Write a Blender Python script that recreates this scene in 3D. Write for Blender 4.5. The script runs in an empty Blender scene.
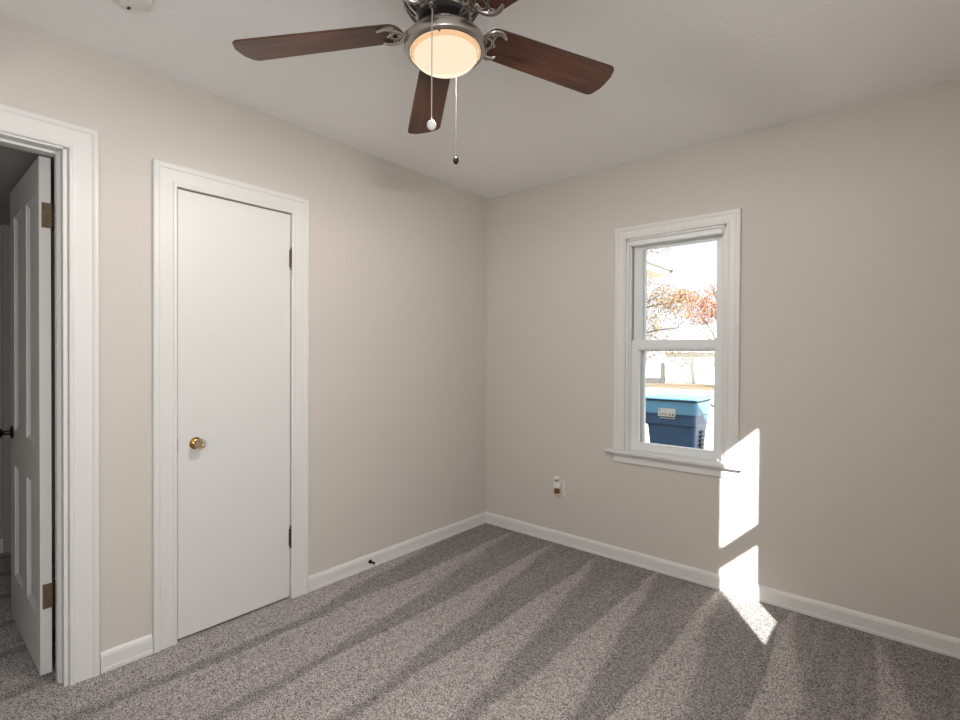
import bpy, bmesh, math, random
from mathutils import Vector, Matrix, Euler

random.seed(7)
S = bpy.context.scene
C = S.collection
R = math.radians
PI = math.pi

# ------------------------------------------------------------------ camera
cam_data = bpy.data.cameras.new('camera')
cam_data.sensor_width = 36.0
cam_data.lens = 502.327 / 960 * 36.0
cam_data.clip_start = 0.02
cam_data.clip_end = 300
cam = bpy.data.objects.new('camera', cam_data)
C.objects.link(cam)
yaw, pitch, roll = R(40.392), R(-0.58974), R(0.34319)
f = Vector((-math.sin(yaw) * math.cos(pitch), math.cos(yaw) * math.cos(pitch), math.sin(pitch)))
r0 = Vector((math.cos(yaw), math.sin(yaw), 0))
u0 = r0.cross(f)
rr = r0 * math.cos(roll) + u0 * math.sin(roll)
uu = u0 * math.cos(roll) - r0 * math.sin(roll)
m = Matrix.Identity(4)
for i in range(3):
    m[i][0], m[i][1], m[i][2] = rr[i], uu[i], -f[i]
m.translation = Vector((2.4173, -2.9187, 1.2641))
cam.matrix_world = m
S.camera = cam

# ------------------------------------------------------------------ sky, sun, added fill lamp, exposure
world = bpy.data.worlds.new('sky')
S.world = world
world.use_nodes = True
bg = world.node_tree.nodes['Background']
bg.inputs['Color'].default_value = (0.89, 0.94, 1.0, 1)
bg.inputs['Strength'].default_value = 1.16

sun_data = bpy.data.lights.new('sun', 'SUN')
sun_data.energy = 24
sun_data.angle = R(0.5)
sun_data.color = (1.0, 0.965, 0.92)
sun = bpy.data.objects.new('sun', sun_data)
C.objects.link(sun)
sun.rotation_euler = Vector((-0.68, 1.0, -0.66)).to_track_quat('-Z', 'Y').to_euler()

fill_lamp = bpy.data.lights.new('added_fill_light', 'AREA')   # added fill lamp standing on the room side of an opaque shade
fill_lamp.shape = 'RECTANGLE'
fill_lamp.size, fill_lamp.size_y = 0.66, 1.15
fill_lamp.energy = 24
fill_lamp.color = (0.98, 0.99, 1.0)
fill_lamp_obj = bpy.data.objects.new('added_fill_light', fill_lamp)
C.objects.link(fill_lamp_obj)
fill_lamp_obj.location = (2.765, -3.25, 1.38)
fill_lamp_obj.rotation_euler = Vector((-1, 0, 0)).to_track_quat('-Z', 'Z').to_euler()

S.view_settings.view_transform = 'Standard'
S.view_settings.look = 'None'
S.view_settings.exposure = 0.16
S.view_settings.gamma = 1.0
S.view_settings.use_curve_mapping = False
try:
    S.cycles.use_denoising = True
    S.cycles.max_bounces = 14
    S.cycles.diffuse_bounces = 8
    S.cycles.transparent_max_bounces = 16
    S.cycles.sample_clamp_indirect = 6
except Exception:
    pass


# ------------------------------------------------------------------ materials
def nodes_of(name):
    mt = bpy.data.materials.new(name)
    mt.use_nodes = True
    nt = mt.node_tree
    return mt, nt, nt.nodes['Principled BSDF']


def N(nt, kind, **kw):
    n = nt.nodes.new(kind)
    for k, v in kw.items():
        if k in n.inputs:
            n.inputs[k].default_value = v
        else:
            setattr(n, k, v)
    return n


def paint(name, col, rough=0.6, bump=0.0, scale=60.0, var=0.0, metal=0.0, spec=0.5):
    mt, nt, p = nodes_of(name)
    p.inputs['Base Color'].default_value = (*col, 1)
    p.inputs['Roughness'].default_value = rough
    p.inputs['Metallic'].default_value = metal
    p.inputs['Specular IOR Level'].default_value = spec
    tc = N(nt, 'ShaderNodeTexCoord')
    nz = N(nt, 'ShaderNodeTexNoise', Scale=scale, Detail=4.0)
    nt.links.new(tc.outputs['Object'], nz.inputs['Vector'])
    if bump > 0:
        b = N(nt, 'ShaderNodeBump', Strength=bump, Distance=0.004)
        nt.links.new(nz.outputs['Fac'], b.inputs['Height'])
        nt.links.new(b.outputs['Normal'], p.inputs['Normal'])
    if var > 0:
        mx = N(nt, 'ShaderNodeMix', data_type='RGBA')
        mx.inputs[6].default_value = (*[c * (1 - var) for c in col], 1)
        mx.inputs[7].default_value = (*[min(1, c * (1 + var)) for c in col], 1)
        nt.links.new(nz.outputs['Fac'], mx.inputs[0])
        nt.links.new(mx.outputs[2], p.inputs['Base Color'])
    return mt


M = {}
M['wall'] = paint('wall_paint', (0.60, 0.565, 0.53), 0.75, 0.5, 70, 0.02, spec=0.25)
M['ceiling'] = paint('ceiling_paint', (0.85, 0.855, 0.85), 0.85, 0.6, 45, 0.02, spec=0.2)
M['trim'] = paint('trim_paint', (0.70, 0.70, 0.69), 0.38, 0.06, 30, 0.015)
M['door'] = paint('door_paint', (0.69, 0.69, 0.68), 0.42, 0.05, 25, 0.015)
M['vinyl'] = paint('window_vinyl', (0.74, 0.76, 0.78), 0.35)
M['nickel'] = paint('brushed_nickel', (0.46, 0.43, 0.40), 0.26, 0, 40, 0.0, 1.0)
M['black'] = paint('black_metal', (0.012, 0.011, 0.011), 0.35)
M['brass'] = paint('old_brass', (0.55, 0.30, 0.08), 0.2, 0, 60, 0.25, 1.0)
M['hinge_old'] = paint('paint_flecked_brass', (0.17, 0.115, 0.065), 0.5, 0.5, 240, 0.9, 0.4)
M['hinge_dark'] = paint('worn_dark_hinge', (0.10, 0.085, 0.075), 0.3, 0.3, 160, 0.95, 0.75)
M['bronze'] = paint('dark_bronze', (0.035, 0.028, 0.024), 0.25, 0, 60, 0.2, 0.8)
M['plastic'] = paint('white_plastic', (0.78, 0.77, 0.74), 0.35)
M['plate'] = paint('outlet_plastic', (0.74, 0.72, 0.67), 0.4)
M['grey_plastic'] = paint('grey_plastic', (0.30, 0.31, 0.31), 0.4)
M['dark_slot'] = paint('dark_slot', (0.03, 0.028, 0.026), 0.6)
M['siding'] = paint('white_siding', (0.82, 0.82, 0.80), 0.6, 0.1, 8, 0.02)
M['roof_pale'] = paint('pale_shingle', (0.62, 0.62, 0.62), 0.8, 0.3, 12, 0.08)
M['roof_dark'] = paint('grey_shingle', (0.20, 0.19, 0.18), 0.85, 0.3, 12, 0.15)
M['soffit'] = paint('tan_soffit', (0.62, 0.50, 0.34), 0.6)
M['soffit_pale'] = paint('cream_soffit', (0.50, 0.41, 0.31), 0.6)
M['lid'] = paint('light_blue_plastic', (0.13, 0.37, 0.58), 0.4, 0.05, 12, 0.06)
M['bin'] = paint('dark_blue_plastic', (0.055, 0.14, 0.30), 0.45, 0.05, 14, 0.12)
M['rubber'] = paint('black_rubber', (0.02, 0.02, 0.022), 0.6)
M['bark'] = paint('bark', (0.07, 0.05, 0.04), 0.9, 0.4, 30, 0.3)
M['post'] = paint('weathered_post', (0.06, 0.06, 0.06), 0.8)
M['amber'] = paint('amber_oil', (0.18, 0.075, 0.022), 0.15)
M['chain'] = paint('ball_chain', (0.50, 0.45, 0.41), 0.45, 0, 40, 0, 0.0)
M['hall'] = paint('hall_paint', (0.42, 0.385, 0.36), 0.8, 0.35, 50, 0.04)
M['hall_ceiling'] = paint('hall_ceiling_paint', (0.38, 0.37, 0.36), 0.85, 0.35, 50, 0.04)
M['chain_dark'] = paint('chain_darkened_for_bulb', (0.018, 0.017, 0.016), 0.6, 0, 40, 0, 0.0, 0.1)  # right chain coloured near-black to offset the strong light of the bulb
M['lip_darkened'] = paint('lip_darkened_for_bulb', (0.022, 0.016, 0.011), 0.8, 0, 40, 0, 0.0, 0.0)  # near-black colour cancels the bulb's glare on rim lip and screws
M['concrete'] = paint('pale_concrete', (0.62, 0.58, 0.52), 0.9, 0.2, 10, 0.08)

# crystal door knob
mt, nt, p = nodes_of('clear_crystal')
p.inputs['Base Color'].default_value = (0.95, 0.97, 0.97, 1)
p.inputs['Roughness'].default_value = 0.05
p.inputs['Transmission Weight'].default_value = 0.88
p.inputs['IOR'].default_value = 1.5
M['crystal'] = mt

# window glass: clear, faint reflection
mt = bpy.data.materials.new('window_glass')
mt.use_nodes = True
nt = mt.node_tree
nt.nodes.clear()
out = nt.nodes.new('ShaderNodeOutputMaterial')
tr = N(nt, 'ShaderNodeBsdfTransparent')
tr.inputs['Color'].default_value = (0.97, 0.985, 0.98, 1)
gl = N(nt, 'ShaderNodeBsdfGlossy', Roughness=0.02)
mx = N(nt, 'ShaderNodeMixShader')
mx.inputs['Fac'].default_value = 0.03
nt.links.new(tr.outputs[0], mx.inputs[1])
nt.links.new(gl.outputs[0], mx.inputs[2])
nt.links.new(mx.outputs[0], out.inputs['Surface'])
M['glass'] = mt

# lit frosted lamp glass: glows and lets part of the lamp's light straight through
def lamp_mat(name, col, emit, strength, through):
    mt, nt, p = nodes_of(name)
    p.inputs['Base Color'].default_value = (*col, 1)
    p.inputs['Roughness'].default_value = 0.6
    p.inputs['Specular IOR Level'].default_value = 0.0
    p.inputs['Emission Color'].default_value = (*emit, 1)
    p.inputs['Emission Strength'].default_value = strength
    t = N(nt, 'ShaderNodeBsdfTransparent')
    t.inputs['Color'].default_value = (1.0, 0.97, 0.92, 1)
    x = N(nt, 'ShaderNodeMixShader')
    x.inputs['Fac'].default_value = through
    nt.links.new(p.outputs[0], x.inputs[1])
    nt.links.new(t.outputs[0], x.inputs[2])
    nt.links.new(x.outputs[0], nt.nodes['Material Output'].inputs['Surface'])
    return mt


M['lamp_glass'] = lamp_mat('frosted_lamp_glass', (0.002, 0.002, 0.002), (1.0, 0.80, 0.585), 0.95, 0.22)
M['lamp_band'] = lamp_mat('frosted_lamp_glass_band', (0.002, 0.002, 0.002), (1.0, 0.57, 0.29), 0.82, 0.22)
M['lamp_inner_screen'] = lamp_mat('lamp_screen_painted_glow', (0.0, 0.0, 0.0), (1.0, 0.80, 0.585), 0.95, 0.0)  # even emission painted on in place of the bulb's light on this screen

# dark walnut blades, grain along local x
mt, nt, p = nodes_of('walnut_blade')
tc = N(nt, 'ShaderNodeTexCoord')
mp = N(nt, 'ShaderNodeMapping')
mp.inputs['Scale'].default_value = (2.2, 34, 34)
nz = N(nt, 'ShaderNodeTexNoise', Scale=2.0, Detail=6.0, Roughness=0.6)
cr = N(nt, 'ShaderNodeValToRGB')
cr.color_ramp.elements[0].position = 0.30
cr.color_ramp.elements[0].color = (0.028, 0.010, 0.006, 1)
cr.color_ramp.elements[1].position = 0.72
cr.color_ramp.elements[1].color = (0.125, 0.045, 0.024, 1)
nt.links.new(tc.outputs['Object'], mp.inputs['Vector'])
nt.links.new(mp.outputs[0], nz.inputs['Vector'])
nt.links.new(nz.outputs['Fac'], cr.inputs['Fac'])
nt.links.new(cr.outputs['Color'], p.inputs['Base Color'])
p.inputs['Roughness'].default_value = 0.38
M['walnut'] = mt

# carpet: speckled taupe pile brushed into vacuum tracks
mt, nt, p = nodes_of('carpet')
L = nt.links.new
tc = N(nt, 'ShaderNodeTexCoord')


def mth(op, a, b=None, clamp=False):
    n = nt.nodes.new('ShaderNodeMath')
    n.operation = op
    n.use_clamp = clamp
    for i, v in enumerate((a, b)):
        if v is None:
            continue
        if isinstance(v, (int, float)):
            n.inputs[i].default_value = v
        else:
            L(v, n.inputs[i])
    return n.outputs[0]


sp = N(nt, 'ShaderNodeSeparateXYZ')
L(tc.outputs['Object'], sp.inputs[0])
wob = N(nt, 'ShaderNodeTexNoise', Scale=1.6, Detail=2.0)
L(tc.outputs['Object'], wob.inputs['Vector'])
fine = N(nt, 'ShaderNodeTexNoise', Scale=9.0, Detail=3.0)
L(tc.outputs['Object'], fine.inputs['Vector'])
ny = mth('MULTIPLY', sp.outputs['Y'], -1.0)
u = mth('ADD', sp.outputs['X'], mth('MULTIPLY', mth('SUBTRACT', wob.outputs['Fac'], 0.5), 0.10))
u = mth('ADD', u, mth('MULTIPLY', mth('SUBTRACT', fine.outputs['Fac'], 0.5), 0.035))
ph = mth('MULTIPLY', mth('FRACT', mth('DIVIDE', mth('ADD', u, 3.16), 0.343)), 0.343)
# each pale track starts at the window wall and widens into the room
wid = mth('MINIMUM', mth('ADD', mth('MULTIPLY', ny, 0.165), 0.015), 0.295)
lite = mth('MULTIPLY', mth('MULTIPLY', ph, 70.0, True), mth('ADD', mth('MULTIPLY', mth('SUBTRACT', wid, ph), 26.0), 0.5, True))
stm = N(nt, 'ShaderNodeMapping')
stm.inputs['Scale'].default_value = (26, 1.3, 1)
L(tc.outputs['Object'], stm.inputs['Vector'])
stn = N(nt, 'ShaderNodeTexNoise', Scale=1.0, Detail=3.0)
L(stm.outputs[0], stn.inputs['Vector'])
streak = mth('MULTIPLY', mth('SUBTRACT', stn.outputs['Fac'], 0.5), 0.45)
spk = N(nt, 'ShaderNodeTexNoise', Scale=300.0, Detail=3.0, Roughness=0.7)
L(tc.outputs['Object'], spk.inputs['Vector'])
vor = N(nt, 'ShaderNodeTexVoronoi', Scale=330.0)
L(tc.outputs['Object'], vor.inputs['Vector'])
sv = N(nt, 'ShaderNodeSeparateColor')
L(vor.outputs['Color'], sv.inputs[0])
sk = mth('ADD', mth('MULTIPLY', spk.outputs['Fac'], 0.55), mth('MULTIPLY', sv.outputs[0], 0.45))
ck = N(nt, 'ShaderNodeValToRGB')
ck.color_ramp.elements[0].position = 0.36
ck.color_ramp.elements[0].color = (0.095, 0.085, 0.082, 1)
ck.color_ramp.elements[1].position = 0.64
ck.color_ramp.elements[1].color = (0.47, 0.445, 0.435, 1)
L(sk, ck.inputs['Fac'])
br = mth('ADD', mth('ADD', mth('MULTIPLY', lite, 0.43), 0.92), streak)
mxc = N(nt, 'ShaderNodeMix', data_type='RGBA', blend_type='MULTIPLY')
mxc.inputs[0].default_value = 1.0
cb = N(nt, 'ShaderNodeCombineColor')
for i in range(3):
    L(br, cb.inputs[i])
L(ck.outputs['Color'], mxc.inputs[6])
L(cb.outputs[0], mxc.inputs[7])
L(mxc.outputs[2], p.inputs['Base Color'])
p.inputs['Roughness'].default_value = 0.95
p.inputs['Specular IOR Level'].default_value = 0.1
bp = N(nt, 'ShaderNodeBump', Strength=0.7, Distance=0.006)
L(sk, bp.inputs['Height'])
L(bp.outputs['Normal'], p.inputs['Normal'])
M['carpet'] = mt

# yard: dry lawn strewn with leaves
mt, nt, p = nodes_of('dry_lawn')
tc = N(nt, 'ShaderNodeTexCoord')
n1 = N(nt, 'ShaderNodeTexNoise', Scale=0.5, Detail=4.0)
n2 = N(nt, 'ShaderNodeTexNoise', Scale=9.0, Detail=3.0)
nt.links.new(tc.outputs['Object'], n1.inputs['Vector'])
nt.links.new(tc.outputs['Object'], n2.inputs['Vector'])
c1 = N(nt, 'ShaderNodeValToRGB')
c1.color_ramp.elements[0].position = 0.35
c1.color_ramp.elements[0].color = (0.075, 0.062, 0.03, 1)
c1.color_ramp.elements[1].position = 0.65
c1.color_ramp.elements[1].color = (0.19, 0.145, 0.085, 1)
nt.links.new(n1.outputs['Fac'], c1.inputs['Fac'])
c2 = N(nt, 'ShaderNodeValToRGB')
c2.color_ramp.elements[0].position = 0.58
c2.color_ramp.elements[0].color = (0, 0, 0, 1)
c2.color_ramp.elements[1].position = 0.66
c2.color_ramp.elements[1].color = (1, 1, 1, 1)
nt.links.new(n2.outputs['Fac'], c2.inputs['Fac'])
mm = N(nt, 'ShaderNodeMix', data_type='RGBA')
nt.links.new(c2.outputs['Color'], mm.inputs[0])
nt.links.new(c1.outputs['Color'], mm.inputs[6])
mm.inputs[7].default_value = (0.22, 0.10, 0.05, 1)
nt.links.new(mm.outputs[2], p.inputs['Base Color'])
p.inputs['Roughness'].default_value = 0.95
M['lawn'] = mt


def leaf_mat(name, cols):
    mt, nt, p = nodes_of(name)
    tc = N(nt, 'ShaderNodeTexCoord')
    wn = N(nt, 'ShaderNodeTexNoise', Scale=3.1, Detail=1.0)
    nt.links.new(tc.outputs['Object'], wn.inputs['Vector'])
    cr = N(nt, 'ShaderNodeValToRGB')
    cr.color_ramp.elements[0].position = 0.3
    cr.color_ramp.elements[0].color = (*cols[0], 1)
    cr.color_ramp.elements[1].position = 0.7
    cr.color_ramp.elements[1].color = (*cols[-1], 1)
    if len(cols) == 3:
        e = cr.color_ramp.elements.new(0.5)
        e.color = (*cols[1], 1)
    nt.links.new(wn.outputs['Fac'], cr.inputs['Fac'])
    nt.links.new(cr.outputs['Color'], p.inputs['Base Color'])
    p.inputs['Roughness'].default_value = 0.7
    return mt


M['leaf_gold'] = leaf_mat('golden_leaves', [(0.05, 0.03, 0.03), (0.20, 0.115, 0.04), (0.11, 0.085, 0.03)])
M['leaf_rust'] = leaf_mat('rust_leaves', [(0.22, 0.07, 0.03), (0.30, 0.12, 0.05), (0.12, 0.06, 0.045)])
M['leaf_dry'] = leaf_mat('fallen_leaves', [(0.35, 0.12, 0.06), (0.40, 0.22, 0.10), (0.2, 0.10, 0.06)])


# ------------------------------------------------------------------ mesh helpers
class MB:
    def __init__(self):
        self.bm = bmesh.new()

    def box(self, a, b, bevel=0.0):
        x0, x1 = sorted((a[0], b[0]))
        y0, y1 = sorted((a[1], b[1]))
        z0, z1 = sorted((a[2], b[2]))
        mm = Matrix.Translation(((x0 + x1) / 2, (y0 + y1) / 2, (z0 + z1) / 2)) @ \
            Matrix.Diagonal((max(x1 - x0, 1e-5), max(y1 - y0, 1e-5), max(z1 - z0, 1e-5), 1))
        g = bmesh.ops.create_cube(self.bm, size=1, matrix=mm)
        if bevel:
            es = list({e for v in g['verts'] for e in v.link_edges})
            bmesh.ops.bevel(self.bm, geom=es, offset=bevel, segments=2, affect='EDGES', profile=0.5)
        return self

    def skin(self, rings, closed=False, cap=True):
        """rings: lists of equal length point loops"""
        vs = [[self.bm.verts.new(p) for p in rg] for rg in rings]
        n = len(vs[0])
        m = len(vs)
        for i in range(m if closed else m - 1):
            a, b = vs[i], vs[(i + 1) % m]
            for j in range(n):
                k = (j + 1) % n
                try:
                    self.bm.faces.new((a[j], a[k], b[k], b[j]))
                except ValueError:
                    pass
        if cap and not closed:
            for rg in (vs[0][::-1], vs[-1]):
                try:
                    self.bm.faces.new(rg)
                except ValueError:
                    pass
        return self

    def lathe(self, prof, seg=40, mat=None, cap=True):
        """prof: (r, z) pairs around local z"""
        mat = mat or Matrix.Identity(4)
        rings = []
        for r, z in prof:
            r = max(r, 1e-4)
            rings.append([mat @ Vector((r * math.cos(2 * PI * i / seg), r * math.sin(2 * PI * i / seg), z)) for i in range(seg)])
        return self.skin(rings, cap=cap)

    def tube(self, pts, rad, seg=8, flat=1.0):
        pts = [Vector(p) for p in pts]
        rad = rad if isinstance(rad, (list, tuple)) else [rad] * len(pts)
        rings = []
        for i, p in enumerate(pts):
            t = (pts[min(i + 1, len(pts) - 1)] - pts[max(i - 1, 0)]).normalized()
            up = Vector((0, 0, 1)) if abs(t.z) < 0.9 else Vector((1, 0, 0))
            s = t.cross(up).normalized()
            v = s.cross(t).normalized()
            rings.append([p + (s * math.cos(2 * PI * j / seg) + v * flat * math.sin(2 * PI * j / seg)) * rad[i] for j in range(seg)])
        return self.skin(rings)

    def sphere(self, c, r, seg=16, scale=(1, 1, 1)):
        bmesh.ops.create_uvsphere(self.bm, u_segments=seg, v_segments=max(6, seg // 2), radius=r,
                                  matrix=Matrix.Translation(c) @ Matrix.Diagonal((*scale, 1)))
        return self

    def prism(self, outline, z0, z1):
        return self.skin([[Vector((x, y, z0)) for x, y in outline], [Vector((x, y, z1)) for x, y in outline]])

    def quad(self, *pts):
        self.bm.faces.new([self.bm.verts.new(p) for p in pts])
        return self

    def xf(self, mat):
        bmesh.ops.transform(self.bm, matrix=mat, verts=self.bm.verts)
        return self

    def build(self, name, mat, parent=None, smooth=False, bevel=0.0):
        if not name.startswith('foliage') and not name.startswith('fallen'):
            bmesh.ops.recalc_face_normals(self.bm, faces=self.bm.faces)
        me = bpy.data.meshes.new(name)
        self.bm.to_mesh(me)
        self.bm.free()
        me.materials.append(mat)
        o = bpy.data.objects.new(name, me)
        C.objects.link(o)
        if parent:
            o.parent = parent
        if smooth:
            for pl in me.polygons:
                pl.use_smooth = True
            try:
                me.set_sharp_from_angle(angle=R(40))
            except Exception:
                pass
        if bevel:
            bv = o.modifiers.new('bevel', 'BEVEL')
            bv.width = bevel
            bv.segments = 2
            bv.limit_method = 'ANGLE'
            bv.angle_limit = R(40)
        return o


def empty(name, loc=(0, 0, 0)):
    o = bpy.data.objects.new(name, None)
    o.empty_display_size = 0.1
    o.location = loc
    C.objects.link(o)
    return o


def tag(o, label, cat, group=None, kind=None):
    o['label'] = label
    o['category'] = cat
    if group:
        o['group'] = group
    if kind:
        o['kind'] = kind
    return o


def struct(o, label=None, cat=None):
    o['kind'] = 'structure'
    if label:
        o['label'] = label
    if cat:
        o['category'] = cat
    return o


def smooth_path(pts, n=6):
    pts = [Vector(p) for p in pts]
    res = []
    for i in range(len(pts) - 1):
        p0, p1, p2, p3 = pts[max(i - 1, 0)], pts[i], pts[i + 1], pts[min(i + 2, len(pts) - 1)]
        for k in range(n):
            t = k / n
            res.append(0.5 * ((2 * p1) + (p2 - p0) * t + (2 * p0 - 5 * p1 + 4 * p2 - p3) * t * t + (3 * p1 - p0 - 3 * p2 + p3) * t ** 3))
    res.append(pts[-1])
    return res


# wall frames: (s along wall, n into the room, z) -> world
XR, YB, H, T = 2.81, -4.6, 2.44, 0.12
MAPS = {
    'left': lambda s, n, z: Vector((n, s, z)),
    'back': lambda s, n, z: Vector((s, -n, z)),
    'right': lambda s, n, z: Vector((XR - n, s, z)),
    'rear': lambda s, n, z: Vector((s, YB + n, z)),
}


def wbox(mb, w, s0, s1, n0, n1, z0, z1, bevel=0.0):
    return mb.box(MAPS[w](s0, n0, z0), MAPS[w](s1, n1, z1), bevel)


def casing(w, s0, s1, zb, zt, prof, name, parent=None, mat='trim'):
    """mitred board around three sides of an opening; prof = (offset from opening edge, thickness)"""
    mb = MB()
    rings = []
    f_ = MAPS[w]
    for path in (lambda d: (s0 - d, zb), lambda d: (s0 - d, zt + d), lambda d: (s1 + d, zt + d), lambda d: (s1 + d, zb)):
        rings.append([f_(path(d)[0], n, path(d)[1]) for d, n in prof])
    mb.skin(rings)
    return mb.build(name, M[mat], parent)


# ------------------------------------------------------------------ room shell
DO0, DO1, DOZ = -3.24, -2.485, 2.035       # doorway opening in left wall
CL0, CL1, CLZ = -2.112, -1.580, 1.982      # closet opening
W1 = dict(s0=1.105, s1=1.672, z0=0.678, z1=1.975)
W2 = dict(s0=-1.955, s1=-1.418, z0=0.770, z1=2.012)
W3 = dict(s0=-3.62, s1=-2.88, z0=0.76, z1=2.012)

struct(MB().box((-2.3, YB - T, -0.12), (XR + T, T, 0)).build('floor', M['carpet']),
       'taupe speckled carpet with pale vacuum tracks', 'floor')
struct(MB().box((0, YB, H), (XR, 0, H + 0.08)).build('ceiling', M['ceiling']), 'off-white textured ceiling', 'ceiling')

mb = MB()
wbox(mb, 'left', CL1, 0, -T, 0, 0, H)
wbox(mb, 'left', CL0, CL1, -T, 0, CLZ, H)
wbox(mb, 'left', CL0, CL1, -T, -0.055, 0, CLZ)
wbox(mb, 'left', DO1, CL0, -T, 0, 0, H)
wbox(mb, 'left', DO0, DO1, -T, 0, DOZ, H)
wbox(mb, 'left', YB, DO0, -T, 0, 0, H)
struct(mb.build('wall_left', M['wall']), 'beige wall with the two doors', 'wall')


def holed(w, a, b, Ws, name, label):
    mb = MB()
    edges = [a]
    for W in Ws:
        wbox(mb, w, edges[-1], W['s0'], -T, 0, 0, H + 0.08)
        wbox(mb, w, W['s0'], W['s1'], -T, 0, 0, W['z0'])
        wbox(mb, w, W['s0'], W['s1'], -T, 0, W['z1'], H + 0.08)
        edges.append(W['s1'])
    wbox(mb, w, edges[-1], b, -T, 0, 0, H + 0.08)
    return struct(mb.build(name, M['wall']), label, 'wall')


holed('back', -T, XR + T, [W1], 'wall_back', 'beige wall with the window')
holed('right', YB, 0, [W3, W2], 'wall_right', 'beige wall on the right, outside the photo')
holed('rear', -T, XR + T, [], 'wall_rear', 'beige wall behind the camera')

# hall beyond the doorway
HX = -1.92
HZ = 2.06
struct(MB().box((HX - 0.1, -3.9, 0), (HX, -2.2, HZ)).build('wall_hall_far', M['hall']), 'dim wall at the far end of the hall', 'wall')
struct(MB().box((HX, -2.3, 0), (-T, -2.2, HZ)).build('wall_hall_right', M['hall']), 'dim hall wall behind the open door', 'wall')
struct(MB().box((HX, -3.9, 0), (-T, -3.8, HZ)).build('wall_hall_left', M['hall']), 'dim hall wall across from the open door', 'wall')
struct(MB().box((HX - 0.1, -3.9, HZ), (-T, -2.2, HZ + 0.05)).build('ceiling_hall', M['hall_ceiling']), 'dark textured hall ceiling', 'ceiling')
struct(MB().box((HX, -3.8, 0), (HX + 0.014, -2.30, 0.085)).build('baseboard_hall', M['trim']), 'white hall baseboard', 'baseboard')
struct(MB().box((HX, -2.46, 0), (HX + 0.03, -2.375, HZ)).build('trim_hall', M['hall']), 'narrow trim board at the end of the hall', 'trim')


# baseboards with a small rounded top
def baseboard(w, a, b, name, label):
    prof = [(0, 0), (0.016, 0), (0.016, 0.012), (0.0135, 0.018), (0.0135, 0.062), (0.010, 0.072), (0.004, 0.079), (0, 0.080)]
    mb = MB()
    mb.skin([[MAPS[w](a, n, z) for n, z in prof], [MAPS[w](b, n, z) for n, z in prof]])
    return struct(mb.build(name, M['trim']), label, 'baseboard')


CW = 0.092
baseboard('left', CL1 + CW + 0.004, 0, 'baseboard_left', 'white baseboard from closet to corner')
baseboard('left', DO1 + CW + 0.008, CL0 - CW - 0.002, 'baseboard_left.001', 'short white baseboard between the two door casings')
baseboard('left', YB, DO0 - CW, 'baseboard_left.002', 'white baseboard left of the doorway')
baseboard('back', 0.0, XR, 'baseboard_back', 'white baseboard under the window')
baseboard('right', YB, 0, 'baseboard_right', 'white baseboard on the right wall')
baseboard('rear', 0, XR, 'baseboard_rear', 'white baseboard behind the camera')

# door casings
PROF = [(0, 0), (0, 0.013), (0.004, 0.017), (0.010, 0.017), (0.014, 0.0135), (0.020, 0.0125), (0.070, 0.0155),
        (0.074, 0.019), (0.080, 0.0215), (0.088, 0.0215), (0.092, 0.018), (0.092, 0)]
PROF2 = [(0, 0), (0, 0.012), (0.004, 0.0145), (0.014, 0.0145), (0.017, 0.012), (0.066, 0.0145), (0.070, 0.0185),
         (0.088, 0.0195), (0.092, 0.016), (0.092, 0)]
struct(casing('left', DO0, DO1 + 0.004, 0, DOZ - 0.004, PROF, 'trim_1'), 'white moulded casing around the open doorway', 'door casing')
struct(casing('left', CL0, CL1, 0, CLZ, PROF2, 'trim_2'), 'white casing around the narrow closet door', 'door casing')

# doorway jamb with stop
mb = MB()
jt = 0.012
wbox(mb, 'left', DO1 - jt, DO1 + 0.002, -T - 0.012, 0.006, 0, DOZ)
wbox(mb, 'left', DO0 - 0.002, DO0 + jt, -T - 0.012, 0.006, 0, DOZ)
wbox(mb, 'left', DO0, DO1, -T - 0.012, 0.006, DOZ - jt, DOZ + 0.002)
for a, b in ((DO1 - jt - 0.011, DO1 - jt), (DO0 + jt, DO0 + jt + 0.011)):
    wbox(mb, 'left', a, b, -0.075, -0.038, 0, DOZ - jt)
    wbox(mb, 'left', min(a, b) + 0.004, max(a, b) - 0.000, -0.038, -0.030, 0, DOZ - jt)
wbox(mb, 'left', DO0 + jt, DO1 - jt, -0.075, -0.038, DOZ - jt - 0.011, DOZ - jt)
struct(mb.build('trim_3', M['trim'], bevel=0.002), 'white door jamb lining the open doorway', 'door jamb')


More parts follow.
